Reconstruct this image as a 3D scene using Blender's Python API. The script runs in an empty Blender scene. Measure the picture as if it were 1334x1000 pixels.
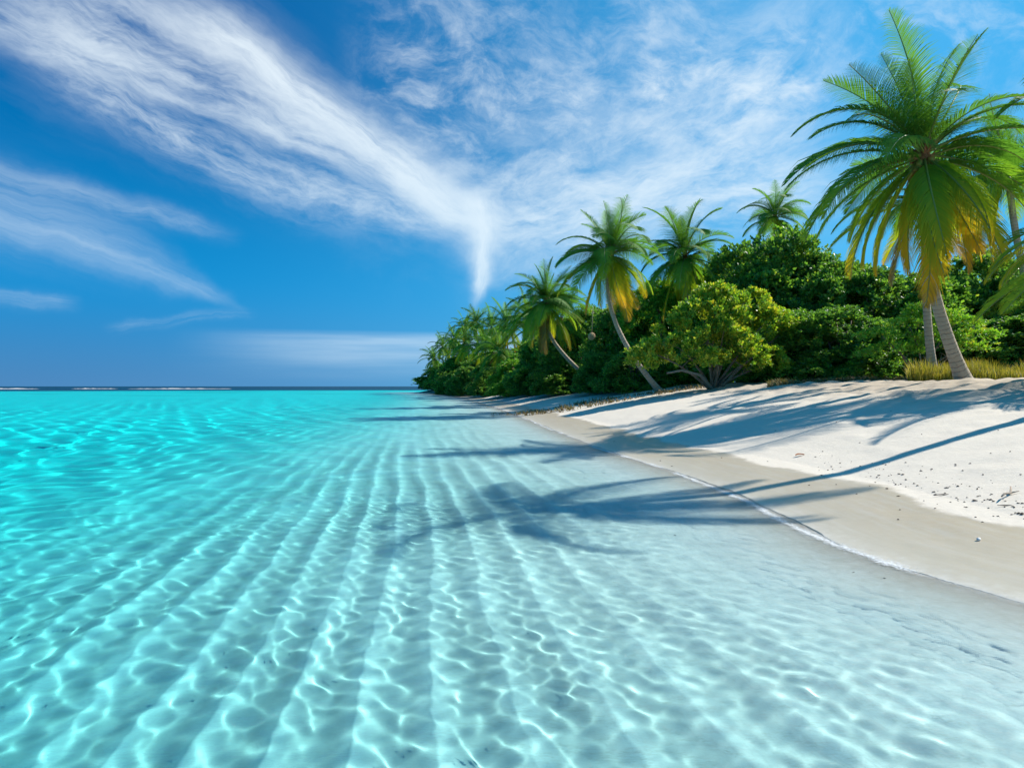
import bpy, math, random
import numpy as np
from mathutils import Vector, Matrix
R = math.radians
sc = bpy.context.scene
col = sc.collection

# ------------------------------------------------------------------ camera
F = 869.0            # focal length in photo pixels (photo is 1334 wide)
CH = 1.7             # eye height above the water
cam_d = bpy.data.cameras.new('camera'); cam = bpy.data.objects.new('camera', cam_d); col.objects.link(cam)
cam.location = (0, 0, CH); cam.rotation_euler = (R(90), 0, 0)
cam_d.sensor_width = 36; cam_d.lens = 36 * F / 1334
cam_d.shift_y = 3.0 / 1334
cam_d.clip_start = 0.05; cam_d.clip_end = 30000
sc.camera = cam

# ------------------------------------------------------------------ light
SUN_AZ, SUN_EL = 18.0, 42.0          # azimuth from +X towards +Y
sun_d = bpy.data.lights.new('sun', 'SUN'); sun = bpy.data.objects.new('sun', sun_d); col.objects.link(sun)
sun_d.energy = 4.6; sun_d.angle = R(0.5); sun_d.color = (1.0, 0.95, 0.87)
sv = Vector((math.cos(R(SUN_EL)) * math.cos(R(SUN_AZ)), math.cos(R(SUN_EL)) * math.sin(R(SUN_AZ)), math.sin(R(SUN_EL))))
sun.rotation_euler = sv.to_track_quat('Z', 'Y').to_euler()
sun.location = (40, 10, 40)
sun_d.cycles.is_caustics_light = True

sc.view_settings.view_transform = 'Standard'; sc.view_settings.look = 'None'
sc.view_settings.exposure = 0.7; sc.view_settings.gamma = 1.0
sc.view_settings.use_curve_mapping = False
cy = sc.cycles
cy.use_denoising = True
cy.max_bounces = 8; cy.diffuse_bounces = 3; cy.glossy_bounces = 3; cy.transmission_bounces = 6
cy.transparent_max_bounces = 12; cy.sample_clamp_indirect = 3.0; cy.sample_clamp_direct = 8.0
cy.caustics_refractive = True; cy.caustics_reflective = False
cy.use_adaptive_sampling = True; cy.adaptive_threshold = 0.015

# ---- node helpers
class NT:
    def __init__(s, nt): s.nt = nt
    def n(s, t, **kw):
        nd = s.nt.nodes.new(t)
        for k, v in kw.items(): setattr(nd, k, v)
        return nd
    def put(s, inp, v):
        if isinstance(v, bpy.types.NodeSocket): s.nt.links.new(v, inp)
        elif v is not None:
            if isinstance(v, tuple) and len(v) == 3 and inp.type == 'RGBA': v = (*v, 1)
            inp.default_value = v
    def m(s, op, a, b=None, c=None, clamp=False):
        nd = s.n('ShaderNodeMath', operation=op); nd.use_clamp = clamp
        for i, v in enumerate((a, b, c)): s.put(nd.inputs[i], v)
        return nd.outputs[0]
    def vm(s, op, a, b=None, scale=None):
        nd = s.n('ShaderNodeVectorMath', operation=op)
        s.put(nd.inputs[0], a); s.put(nd.inputs[1], b)
        if scale is not None: s.put(nd.inputs['Scale'], scale)
        return nd.outputs['Value'] if op in ('LENGTH', 'DOT_PRODUCT') else nd.outputs[0]
    def comb(s, x, y, z=0.0):
        nd = s.n('ShaderNodeCombineXYZ')
        for i, v in enumerate((x, y, z)): s.put(nd.inputs[i], v)
        return nd.outputs[0]
    def sep(s, v):
        nd = s.n('ShaderNodeSeparateXYZ'); s.put(nd.inputs[0], v); return nd.outputs
    def noise(s, vec, scale=5., detail=4., rough=.5, dist=0., out=0):
        nd = s.n('ShaderNodeTexNoise'); s.put(nd.inputs['Vector'], vec)
        s.put(nd.inputs['Scale'], scale); s.put(nd.inputs['Detail'], detail); s.put(nd.inputs['Roughness'], rough)
        s.put(nd.inputs['Distortion'], dist); return nd.outputs[out]
    def sm(s, v, a, b, c=0., d=1.):
        nd = s.n('ShaderNodeMapRange'); nd.interpolation_type = 'SMOOTHSTEP'
        s.put(nd.inputs[0], v)
        for i, k in enumerate((a, b, c, d)): s.put(nd.inputs[i + 1], k)
        return nd.outputs[0]
    def mix(s, f, a, b, mode='MIX'):
        nd = s.n('ShaderNodeMix', data_type='RGBA', blend_type=mode)
        s.put(nd.inputs[0], f); s.put(nd.inputs[6], a); s.put(nd.inputs[7], b); return nd.outputs[2]
    def attr(s, name, out='Fac'):
        return s.n('ShaderNodeAttribute', attribute_name=name).outputs[out]
    def ramp(s, f, stops):
        nd = s.n('ShaderNodeValToRGB'); s.put(nd.inputs[0], f); e = nd.color_ramp.elements
        while len(e) < len(stops): e.new(.5)
        for el, (p, c) in zip(e, stops): el.position = p; el.color = (*c, 1) if len(c) == 3 else c
        return nd.outputs[0]
    def bump(s, h, strength=.3, dist=.02):
        nd = s.n('ShaderNodeBump'); s.put(nd.inputs['Height'], h)
        nd.inputs['Strength'].default_value = strength; nd.inputs['Distance'].default_value = dist
        return nd.outputs[0]

def material(name):
    m = bpy.data.materials.new(name); m.use_nodes = True; m.node_tree.nodes.clear()
    t = NT(m.node_tree); out = t.n('ShaderNodeOutputMaterial')
    return m, t, out
def principled(t, base, rough=.8, spec=.3, normal=None):
    p = t.n('ShaderNodeBsdfPrincipled'); t.put(p.inputs['Base Color'], base); t.put(p.inputs['Roughness'], rough)
    t.put(p.inputs['Specular IOR Level'], spec)
    if normal is not None: t.put(p.inputs['Normal'], normal)
    return p

# ------------------------------------------------------------------ sky
def azel(px, py):
    """direction (azimuth from +Y, elevation) of a spot of the sky"""
    a, b = (px - 667) / F, (503 - py) / F
    return math.atan(a), math.atan2(b, math.sqrt(1 + a * a))
w = bpy.data.worlds.new('World'); sc.world = w; w.use_nodes = True
w.node_tree.nodes.clear(); t = NT(w.node_tree)
wout = t.n('ShaderNodeOutputWorld'); bg = t.n('ShaderNodeBackground'); bg.inputs[1].default_value = 0.11
t.put(wout.inputs[0], bg.outputs[0])
sky = t.n('ShaderNodeTexSky', sky_type='NISHITA'); sky.sun_disc = False
sky.sun_elevation = R(SUN_EL); sky.sun_rotation = R(90 - SUN_AZ)
sky.altitude = 0; sky.air_density = 1.0; sky.dust_density = 0.0; sky.ozone_density = 6.0
dirv = t.n('ShaderNodeTexCoord').outputs['Generated']
dx, dy, dz = t.sep(dirv)
AZ = t.m('ARCTAN2', dx, dy)
EL = t.m('ARCTAN2', dz, t.m('SQRT', t.m('ADD', t.m('MULTIPLY', dx, dx), t.m('MULTIPLY', dy, dy))))
warp = t.noise(t.comb(AZ, EL), 5.0, 5, .6, 0, 1)
ws = t.sep(t.vm('SUBTRACT', warp, (.5, .5, .5)))
AZw = t.m('MULTIPLY_ADD', ws[0], .07, AZ); ELw = t.m('MULTIPLY_ADD', ws[1], .07, EL)
def stroke(p0, p1, width, bend, amp, nlong=3., ncross=22., edge=(0, 0), w1=None, seed=0., lo=.35, hi=.75, hard=None):
    """one band of cirrus from p0 to p1 (sky positions), width across, bend = sag in the middle"""
    a0, e0 = azel(*p0); a1, e1 = azel(*p1)
    L = math.hypot(a1 - a0, e1 - e0); cx, sx = (a1 - a0) / L, (e1 - e0) / L
    A = t.m('SUBTRACT', AZw, a0); E = t.m('SUBTRACT', ELw, e0)
    u = t.m('MULTIPLY', t.m('ADD', t.m('MULTIPLY', A, cx), t.m('MULTIPLY', E, sx)), 1 / L)
    v = t.m('SUBTRACT', t.m('MULTIPLY', E, cx), t.m('MULTIPLY', A, sx))
    par = t.m('MULTIPLY', t.m('MULTIPLY', u, t.m('SUBTRACT', 1.0, u)), 4 * bend)
    v = t.m('SUBTRACT', v, par)
    wd = width if w1 is None else t.m('MULTIPLY_ADD', u, (w1 - width), width)
    if w1 is not None: wd = t.m('MAXIMUM', wd, .004)
    q = t.m('DIVIDE', v, wd)
    if hard is None:
        g = t.m('POWER', 2.718, t.m('MULTIPLY', t.m('MULTIPLY', q, q), -1.0))
    else:      # sharp towards -v when hard<0
        s_ = t.m('MULTIPLY', q, 1.0 if hard < 0 else -1.0)
        g = t.m('MULTIPLY', t.sm(s_, -.25, .15), t.sm(s_, 2.2, .2))
    en = t.m('MULTIPLY', t.sm(u, edge[0] - .12, edge[0] + .15), t.sm(u, 1.12 - edge[1], .8 - edge[1]))
    nz = t.noise(t.comb(t.m('MULTIPLY', u, L * nlong), t.m('MULTIPLY', v, ncross), seed), 1.0, 8, .68, .35)
    nz = t.sm(nz, lo, hi)
    return t.m('MULTIPLY', t.m('MULTIPLY', g, en), t.m('MULTIPLY', nz, amp))
S = [
 stroke((60, -40), (640, 300), .09, .00, .54, 6, 36, seed=1, lo=.32, hi=.78, w1=.045),
 stroke((230, 10), (640, 320), .026, .02, .95, 5, 30, seed=2, lo=.2, hi=.6, w1=.03),
 stroke((-60, 30), (600, 300), .085, .035, .72, 6, 24, seed=3, lo=.25, hi=.68, hard=-1, w1=.05),
 stroke((60, 70), (600, 285), .03, -.035, .7, 8, 30, seed=4, lo=.3, hi=.7, w1=.03),
 stroke((622, 250), (618, 395), .036, .008, 1.0, 5, 20, seed=5, lo=.1, hi=.55, w1=.006),
 stroke((600, 285), (1080, 110), .10, -.02, .85, 7, 18, seed=6, lo=.28, hi=.74),
 stroke((640, 300), (1110, 235), .055, .02, .8, 6, 26, seed=7, lo=.3, hi=.7),
 stroke((480, 100), (920, 180), .14, .0, .75, 9, 16, seed=8, lo=.38, hi=.8),
 stroke((560, -30), (1000, 60), .09, .0, .5, 8, 16, seed=9, lo=.45, hi=.8),
 stroke((820, 110), (1090, 90), .07, .0, .85, 9, 18, seed=10, lo=.38, hi=.72),
 stroke((-60, 190), (290, 305), .022, -.01, .34, 5, 34, seed=11, lo=.25, hi=.7, w1=.01),
 stroke((-80, 250), (300, 395), .045, .012, .42, 3, 40, seed=12, lo=.15, hi=.75, w1=.006),
 stroke((-40, 382), (90, 382), .008, .0, .35, 3, 60, seed=13, lo=.2, hi=.7),
 stroke((150, 415), (330, 410), .006, .0, .2, 3, 60, seed=14, lo=.3, hi=.7),
 stroke((1080, 30), (1400, 60), .06, .0, .5, 9, 16, seed=15, lo=.4, hi=.75),
]
tot = S[0]
for s_ in S[1:]:   # screen-like union
    tot = t.m('SUBTRACT', t.m('ADD', tot, s_), t.m('MULTIPLY', tot, s_))
# low bank over the horizon with a flat top
a0, e0 = azel(380, 436)
bank = t.m('MULTIPLY', t.sm(AZw, a0 - .16, a0 + .1), t.m('MULTIPLY', t.sm(EL, .083, .070), t.sm(EL, .0, .06)))
bank = t.m('MULTIPLY', bank, t.sm(t.noise(t.comb(t.m('MULTIPLY', AZ, 2.), t.m('MULTIPLY', EL, 30.)), 2.0, 4, .5), .2, .7, .35, 1.))
bank = t.m('MULTIPLY', bank, .5)
tot = t.m('MAXIMUM', tot, bank)
tot = t.m('MULTIPLY', tot, .93, clamp=True)
hs = t.n('ShaderNodeHueSaturation'); hs.inputs['Saturation'].default_value = 1.45; hs.inputs['Value'].default_value = 1.0
t.put(hs.inputs['Color'], sky.outputs[0])
# marine air: the blue stays deep down to the horizon, paler towards the sun side
low = t.mix(t.sm(AZ, -.6, .65), (.02, 1.62, 3.8), (.45, 2.9, 5.2))
high = t.mix(t.sm(AZ, -.5, .65), (.0, .70, 2.2), (.42, 2.6, 5.0))
hor = t.mix(t.sm(AZ, -.7, .6), (.16, 1.2, 2.9), (.6, 2.8, 4.9))
grad = t.mix(t.sm(EL, .05, .45), low, high)
grad = t.mix(t.sm(EL, .0, .16), hor, grad)
skyc = t.mix(.96, hs.outputs[0], grad)
cloudc = t.mix(t.sm(EL, 0, .5), (4.0, 5.0, 5.7), (4.8, 5.4, 5.8))
t.put(bg.inputs[0], t.mix(tot, skyc, cloudc))

# ------------------------------------------------------------------ small numeric helpers
class VNoise:
    def __init__(s, seed): s.g = np.random.RandomState(seed).rand(256, 256)
    def __call__(s, x, y):
        xi = np.floor(x).astype(int); yi = np.floor(y).astype(int)
        fx = x - xi; fy = y - yi; fx = fx * fx * (3 - 2 * fx); fy = fy * fy * (3 - 2 * fy)
        g = s.g; a = g[xi & 255, yi & 255]; b = g[(xi + 1) & 255, yi & 255]
        c = g[xi & 255, (yi + 1) & 255]; d = g[(xi + 1) & 255, (yi + 1) & 255]
        return (a * (1 - fx) + b * fx) * (1 - fy) + (c * (1 - fx) + d * fx) * fy - .5
N1, N2, N3, N4 = VNoise(1), VNoise(2), VNoise(3), VNoise(4)
def ss(x, a, b):
    u = np.clip((x - a) / (b - a), 0, 1); return u * u * (3 - 2 * u)

# shoreline of the island (land lies to the right of this line), metres
SH = np.array([(30, -60), (14, -20), (8, -6), (5.6, 0), (4.6, 3.2), (4.05, 5.26), (3.62, 6.2), (3.5, 7.5), (3.6, 9.9), (3.35, 12.4), (2.5, 17.2),
      (1.15, 30.8), (-1.3, 54.7), (-7.2, 98), (-13, 130), (-21, 160), (-27, 175), (-26, 186), (-12, 200), (30, 225), (150, 260), (900, 300)], float)
def smooth_poly(P, k=3):
    for _ in range(k):
        Q = [P[0]]
        for a, b in zip(P[:-1], P[1:]): Q += [a * .75 + b * .25, a * .25 + b * .75]
        P = np.array(Q + [P[-1]])
    return P
SHS = smooth_poly(SH, 2)
def inland(x, y):
    """signed distance from the waterline, positive on land"""
    x = np.asarray(x, float); y = np.asarray(y, float)
    shp = x.shape; x = x.ravel(); y = y.ravel()
    best = np.full(x.shape, 1e9); A = SHS[:-1]; B = SHS[1:]
    for a, b in zip(A, B):
        d = b - a; l2 = d @ d
        tt = np.clip(((x - a[0]) * d[0] + (y - a[1]) * d[1]) / l2, 0, 1)
        best = np.minimum(best, (x - a[0] - tt * d[0]) ** 2 + (y - a[1] - tt * d[1]) ** 2)
    best = np.sqrt(best)
    poly = np.vstack([SHS, [(900, -60)]])
    ins = np.zeros(x.shape, bool); n = len(poly)
    for i in range(n):
        x0, y0 = poly[i]; x1, y1 = poly[(i + 1) % n]
        if y0 == y1: continue
        c = ((y0 > y) != (y1 > y)) & (x < (x1 - x0) * (y - y0) / (y1 - y0) + x0)
        ins ^= c
    return np.where(ins, best, -best).reshape(shp)
def bed_depth(d): return .21 * (1 - np.exp(-d / 1.5)) + .006 * d + .0017 * d ** 3
def height(x, y, s=None, micro=True, ripples=True):
    x = np.asarray(x, float); y = np.asarray(y, float)
    if s is None: s = inland(x, y)
    r = np.hypot(x, y)
    top = 1.88 - .14 * ss(y, 24, 60)
    # beach face + berm
    sl = np.maximum(s, 0)
    z = np.where(s > 0, .10 * np.minimum(sl, 2.2) + (top - .22) * (ss(sl, .2, 12.5) ** .95 * .0 + np.clip((sl - 2.2) / 9.8, 0, 1) * (1.25 - .25 * np.clip((sl - 2.2) / 9.8, 0, 1))), 0)
    z = np.minimum(z, top + .0 * sl)
    z = z + np.where(s > 12, .01 * np.minimum(s - 12, 30), 0)
    # seabed
    d = np.maximum(-s, 0)
    dep = .012 * (1 - np.exp(-d / .06)) + bed_depth(d)
    dep = 2.7 * (1 - np.exp(-dep / 2.7))
    rr = np.hypot(x, y)
    dep = dep + 60 * ss(rr + 25 * N1(x / 60, y / 60), 290, 350) * (d > 30)
    dep = dep + ss(d, 6, 30) * .9 * N2(x / 14 + 3, y / 22)
    z = np.where(s > 0, z, -dep)
    # ripple ridges in the shallows: steep side to the left, gentle side to the sun
    amp = (.072 if ripples else 0) * ss(d, 1.5, 3.4) * (1 - .92 * ss(d, 5.5, 12)) * (1 - .8 * ss(rr, 9, 26)) * np.clip(.95 + .9 * N4(x / 1.6 + 5, y / 3.2), .3, 1.3)
    u = (x + .155 * y + .012 * np.maximum(0, x + 1.2) * (7 - np.minimum(y, 7)) * -1.6
         + .30 * N3(x / 2.6, y / 4.5) + .10 * N1(x / 1.0 + 9, y / 1.7) + .02 * N2(x / .35, y / .5)) / .455
    ph = u - np.floor(u)
    prof = np.where(ph < .42, (ph / .42) ** 1.5, 1 - np.sin(np.pi / 2 * (ph - .42) / .58)) - .5
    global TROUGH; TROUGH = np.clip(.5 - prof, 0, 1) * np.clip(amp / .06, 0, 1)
    z = z + amp * prof * (1 + .6 * N2(x / 1.3, y / 3))
    if micro:
        dry = ss(s, 2.0, 3.4)
        nearf = 1 - ss(r, 30, 70)
        z = z + dry * (.030 * N1(x / .8, y / .8) + .016 * N2(x * 3, y * 3) * nearf
             + .05 * N4(x / 3, y / 3) + ss(s, 6, 10) * nearf * (.13 * N3(x / .45, y / .45) + .07 * N1(x * 4.1, y * 4.1)))
        z = z + (1 - dry) * ss(s, -.7, 0) * (.016 * N4(x / 1.5, y / 2.5) + .010 * N2(x / .45, y / .6) + .004 * N1(x / .14, y / .14))
        z = z + ss(d, 0.2, 1) * (.012 * N4(x * 2.2, y * 2.2)) * (1 - ss(r, 20, 40))
    return z
def hz(x, y): return float(height(np.array([x]), np.array([y]), micro=False)[0])

def new_mesh(name, V, Fq, mat, smooth=True, attrs=None):
    me = bpy.data.meshes.new(name)
    V = np.asarray(V, np.float32); Fq = np.asarray(Fq, np.int32); k = Fq.shape[1]
    me.vertices.add(len(V)); me.vertices.foreach_set('co', V.ravel())
    me.loops.add(Fq.size); me.loops.foreach_set('vertex_index', Fq.ravel())
    me.polygons.add(len(Fq)); me.polygons.foreach_set('loop_start', np.arange(0, Fq.size, k, dtype=np.int32))
    me.polygons.foreach_set('use_smooth', np.full(len(Fq), smooth))
    for an, av in (attrs or {}).items():
        a = me.attributes.new(an, 'FLOAT', 'POINT'); a.data.foreach_set('value', np.asarray(av, np.float32))
    me.update(calc_edges=True); me.validate()
    if mat: me.materials.append(mat)
    return me
def link(name, me, parent=None, loc=None, **props):
    o = bpy.data.objects.new(name, me); col.objects.link(o)
    if parent: o.parent = parent
    if loc is not None: o.location = loc
    for k, v in props.items(): o[k] = v
    return o

def fan(radii, angs):
    Rr, Aa = np.meshgrid(radii, angs, indexing='ij')
    X = Rr * np.sin(Aa); Y = Rr * np.cos(Aa)
    nr, na = Rr.shape
    i = np.arange(nr - 1)[:, None]; j = np.arange(na - 1)[None, :]
    a = i * na + j
    Fq = np.stack([a, a + 1, a + na + 1, a + na], -1).reshape(-1, 4)
    # close the full circle
    Fc = np.stack([i[:, 0] * na + na - 1, i[:, 0] * na, (i[:, 0] + 1) * na, (i[:, 0] + 1) * na + na - 1], -1)
    return X.ravel(), Y.ravel(), np.vstack([Fq, Fc])
def angles(nmid, nout, half=46):
    m = np.linspace(-R(half), R(half), nmid)
    o = np.linspace(R(half), 2 * math.pi - R(half), nout + 2)[1:-1]
    return np.concatenate([m, o])
def radii(r0, steps):
    out = [r0]
    for upto, q in steps:
        while out[-1] < upto: out.append(out[-1] * q)
    return np.array(out)

# ------------------------------------------------------------------ sand
def mat_sand():
    m, t, out = material('coral_sand')
    s = t.attr('inland'); P = t.n('ShaderNodeNewGeometry').outputs['Position']
    x, y, z = t.sep(P)
    nb = t.noise(P, .55, 3, .5); nf = t.noise(P, 9., 5, .6); ng = t.noise(P, 160., 3, .7)
    edge = t.m('ADD', s, t.m('ADD', t.m('MULTIPLY_ADD', nb, 1.5, -.75), t.m('MULTIPLY_ADD', nf, .16, -.08)))
    dry = t.sm(edge, 1.75, 1.95)
    damp = t.sm(edge, -.3, 1.5)
    dryc = t.mix(nf, (.60, .525, .425), (.68, .61, .505))
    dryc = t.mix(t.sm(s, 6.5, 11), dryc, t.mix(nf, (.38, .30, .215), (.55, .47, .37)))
    wetc = t.mix(damp, (.42, .375, .285), (.41, .335, .23))
    st = t.noise(t.comb(t.m('MULTIPLY', s, 9.), t.m('MULTIPLY', y, .8), x), 1.0, 5, .65)
    wetc = t.mix(t.sm(st, .45, .7, 0, .5), wetc, (.47, .43, .36))
    wetc = t.mix(t.sm(nf, .3, .7, 0, .35), wetc, (.46, .40, .31))
    bedc = t.mix(t.sm(t.noise(P, 1.2, 4, .55), .3, .7), (.82, .81, .77), (.92, .91, .87))
    bedc = t.mix(t.m('MULTIPLY', t.sm(t.attr('trough'), .15, .9), t.sm(s, -2.5, -4.5, .3, .62)), bedc, (.44, .47, .45))   # grey grit in the troughs, also painting in the ridges' shade
    # fine streaks along the shallows: wavelet light and shade put into the bed colour
    sk = t.noise(t.comb(t.m('MULTIPLY', s, 22.), t.m('MULTIPLY', y, 3.), nb), 1.0, 6, .7, .6)
    bedc = t.mix(t.m('MULTIPLY', t.sm(sk, .48, .72), t.m('MULTIPLY', t.sm(s, -5.5, -3.0), .42)), bedc, (.50, .54, .53))
    sk2 = t.noise(t.comb(t.m('MULTIPLY', s, 60.), t.m('MULTIPLY', y, 14.), 3.0), 1.0, 4, .7, .4)
    bedc = t.mix(t.m('MULTIPLY', t.sm(sk2, .5, .75), t.m('MULTIPLY', t.sm(s, -7, -2.5), .35)), bedc, (.52, .55, .53))
    # dark sea grass and coral patches far out on the lagoon bed
    gp = t.noise(t.comb(t.m('MULTIPLY', x, .018), t.m('MULTIPLY', y, .045)), 1.0, 4, .6)
    gm = t.m('MULTIPLY', t.sm(gp, .56, .66), t.m('MULTIPLY', t.sm(s, -14, -26), .65))
    bedc = t.mix(gm, bedc, (.16, .22, .14))
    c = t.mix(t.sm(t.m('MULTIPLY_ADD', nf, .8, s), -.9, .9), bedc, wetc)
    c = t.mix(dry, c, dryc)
    c = t.mix(t.m('MULTIPLY', t.sm(ng, .62, .75), .35), c, (.30, .25, .20))
    h = t.m('ADD', t.m('MULTIPLY', nf, t.sm(dry, 0, 1, .15, .7)), t.m('MULTIPLY', ng, t.sm(dry, 0, 1, .05, .12)))
    nrm = t.bump(h, .45, .035)
    wet_r = t.m('MULTIPLY_ADD', dry, .5, .42)
    p = principled(t, c, wet_r, t.m('MULTIPLY_ADD', dry, -.35, .5), nrm)
    t.put(out.inputs[0], p.outputs[0])
    return m
A = angles(700, 120)
X, Y, FQ = fan(radii(.35, [(1.6, 1.10), (25, 1.0065), (220, 1.013), (9000, 1.12)]), A)
s_in = inland(X, Y)
Z = height(X, Y, s_in)
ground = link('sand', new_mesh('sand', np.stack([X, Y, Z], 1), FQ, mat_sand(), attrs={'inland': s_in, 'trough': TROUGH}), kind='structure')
ground.cycles.is_caustics_receiver = True

# ------------------------------------------------------------------ water
def mat_water():
    m, t, out = material('lagoon_water')
    P = t.n('ShaderNodeNewGeometry').outputs['Position']
    rf = t.n('ShaderNodeBsdfRefraction'); rf.inputs['IOR'].default_value = 1.33; rf.inputs['Roughness'].default_value = 0.0
    d = t.attr('depth')
    # clear sea water takes out the red: what is left of the light after each passage
    tint = t.n('ShaderNodeCombineColor')
    for i, a in enumerate((1.12, .022, .016)):
        t.put(tint.inputs[i], t.m('POWER', 2.71828, t.m('MULTIPLY', d, -a)))
    t.put(rf.inputs['Color'], tint.outputs[0])
    gl = t.n('ShaderNodeBsdfGlossy'); gl.inputs['Roughness'].default_value = .06
    fr = t.n('ShaderNodeFresnel'); fr.inputs['IOR'].default_value = 1.33
    x, y, z = t.sep(P)      # cat's paws: fine wind ripples that only the reflected sky shows
    rp = t.noise(t.comb(t.m('MULTIPLY', x, 16.), t.m('MULTIPLY', y, 30.)), 1.0, 4, .65, .4)
    rq = t.noise(t.comb(t.m('MULTIPLY', x, 1.2), t.m('MULTIPLY', y, 3.)), 1.0, 3, .6)
    nb = t.bump(t.m('MULTIPLY', rp, t.sm(rq, .3, .7, .25, 1)), 1.0, .045)
    t.put(gl.inputs['Normal'], nb); t.put(fr.inputs['Normal'], nb)
    mx = t.n('ShaderNodeMixShader')
    t.put(mx.inputs[0], t.m('MINIMUM', t.m('MULTIPLY', fr.outputs[0], 1.0), .27))
    t.put(mx.inputs[1], rf.outputs[0]); t.put(mx.inputs[2], gl.outputs[0])
    t.put(out.inputs[0], mx.outputs[0])
    return m
def waves(x, y, s):
    rng = np.random.RandomState(7)
    r = np.hypot(x, y)
    wx = x + .10 * N1(x / .9, y / .9) + .25 * N2(x / 3, y / 3); wy = y + .10 * N3(x / .9, y / .9) + .25 * N4(x / 3, y / 3)
    dd = np.maximum(0, -s); dep = bed_depth(dd); shallow = np.clip(dep / .26, 0, 1) ** 1.5
    smallf = np.clip(.36 / np.maximum(dep, .01), .3, 1)
    z = np.zeros_like(x)
    for lam, a, n in ((2.6, .010, 4), (1.3, .0046, 6), (.62, .0020, 9), (.36, .0020, 11), (.21, .0017, 12), (.12, .00036, 10)):
        fade = 1 - ss(r, lam * 28, lam * 75)
        zz = 0
        for _ in range(n):
            th = R(200 + rng.normal(0, 48)); k = 2 * math.pi / (lam * rng.uniform(.8, 1.25))
            zz = zz + np.sin(k * (wx * math.cos(th) + wy * math.sin(th)) + rng.uniform(0, 6.28))
        z = z + zz * a / math.sqrt(n) * 1.3 * fade * (smallf * (.04 + .96 * np.clip((dep - .07) / .14, 0, 1)) if lam < .5 else (.03 + .97 * shallow) * (1 + 1.0 * ss(r, 6, 16))) * (.75 + .9 * (N2(x / (lam * 6) + lam, y / (lam * 6)) + .3))
    return z
X, Y, FQ = fan(radii(.35, [(1.9, 1.10), (14, 1.0042), (60, 1.0085), (9000, 1.06)]), angles(900, 100))
s_in = inland(X, Y)
Zw = waves(X, Y, s_in)
water = link('water', new_mesh('water', np.stack([X, Y, Zw], 1), FQ, mat_water(), attrs={'depth': np.maximum(0, -height(X, Y, s_in, False, False))}), kind='structure')
water.cycles.is_caustics_caster = True

# ------------------------------------------------------------------ materials of the plants
def mat_leaf(name, stops, rough=.42, trans=.38, tcol=(1.25, 1.3, .55), spec=.4):
    m, t, out = material(name)
    a = t.attr('tint')
    c = t.ramp(a, stops)
    p = principled(t, c, rough, spec)
    tr = t.n('ShaderNodeBsdfTranslucent')
    t.put(tr.inputs[0], t.mix(1.0, c, (*tcol, 1), 'MULTIPLY'))
    mx = t.n('ShaderNodeMixShader'); mx.inputs[0].default_value = trans
    t.put(mx.inputs[1], p.outputs[0]); t.put(mx.inputs[2], tr.outputs[0]); t.put(out.inputs[0], mx.outputs[0])
    return m
M = {}
# palm leaflets: tint 0 = deep green, .5 = bright green, .75 yellow green, .9 golden, 1 dry brown
M['frond'] = mat_leaf('palm_leaflet', [(0, (.055, .16, .04)), (.35, (.13, .28, .04)), (.55, (.27, .40, .035)), (.75, (.48, .46, .03)), (.9, (.70, .40, .03)), (1, (.30, .19, .08))], .55, .44, spec=.12)
M['rachis'] = mat_leaf('palm_rachis', [(0, (.16, .22, .05)), (.6, (.30, .32, .08)), (1, (.42, .25, .10))], .5, .05)
M['bright'] = mat_leaf('bright_shrub_leaf', [(0, (.06, .16, .03)), (.4, (.16, .33, .03)), (.75, (.40, .52, .05)), (.93, (.56, .56, .06)), (1, (.68, .55, .06))], .38, .40)
M['dark'] = mat_leaf('dark_tree_leaf', [(0, (.05, .135, .04)), (.5, (.13, .28, .05)), (.85, (.25, .44, .06)), (1, (.46, .54, .08))], .4, .46, spec=.45)
M['fresh'] = mat_leaf('fresh_shrub_leaf', [(0, (.06, .20, .03)), (.5, (.16, .37, .04)), (.9, (.30, .52, .05)), (1, (.40, .40, .05))], .42, .42)
M['grass'] = mat_leaf('dune_grass_blade', [(0, (.10, .14, .02)), (.5, (.28, .26, .04)), (1, (.48, .36, .08))], .6, .35)
M['litter'] = mat_leaf('dry_litter', [(0, (.10, .07, .035)), (.6, (.22, .15, .07)), (1, (.20, .22, .05))], .8, .15)
def mat_trunk():
    m, t, out = material('palm_bark')
    a = t.attr('along'); tc = t.n('ShaderNodeTexCoord').outputs['Object']
    n1 = t.noise(tc, 7., 5, .6); n2 = t.noise(tc, 1.3, 3, .5)
    ring = t.m('FRACT', t.m('ADD', t.m('MULTIPLY', n2, 1.6), t.m('MULTIPLY_ADD', n1, .9, a)))
    rl = t.sm(t.m('ABSOLUTE', t.m('SUBTRACT', ring, .5)), .36, .5)
    c = t.mix(n2, (.33, .27, .20), (.47, .39, .30)); c = t.mix(t.m('MULTIPLY', rl, .5), c, (.15, .12, .09))
    c = t.mix(t.sm(n1, .55, .75, 0, .5), c, (.22, .19, .15))
    p = principled(t, c, .85, .15, t.bump(t.m('SUBTRACT', n1, rl), .6, .03)); t.put(out.inputs[0], p.outputs[0]); return m
def mat_plain(name, c0, c1, scale=12, rough=.8, spec=.2, b=.4, dist=.01):
    m, t, out = material(name); tc = t.n('ShaderNodeTexCoord').outputs['Object']
    n = t.noise(tc, scale, 5, .6)
    p = principled(t, t.mix(t.sm(n, .3, .7), c0, c1), rough, spec, t.bump(n, b, dist)); t.put(out.inputs[0], p.outputs[0]); return m
M['trunk'] = mat_trunk()
M['bark'] = mat_plain('shrub_bark', (.16, .11, .075), (.32, .25, .19))
M['husk'] = mat_plain('coconut_husk', (.16, .20, .04), (.34, .24, .07), 5, .5)
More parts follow.
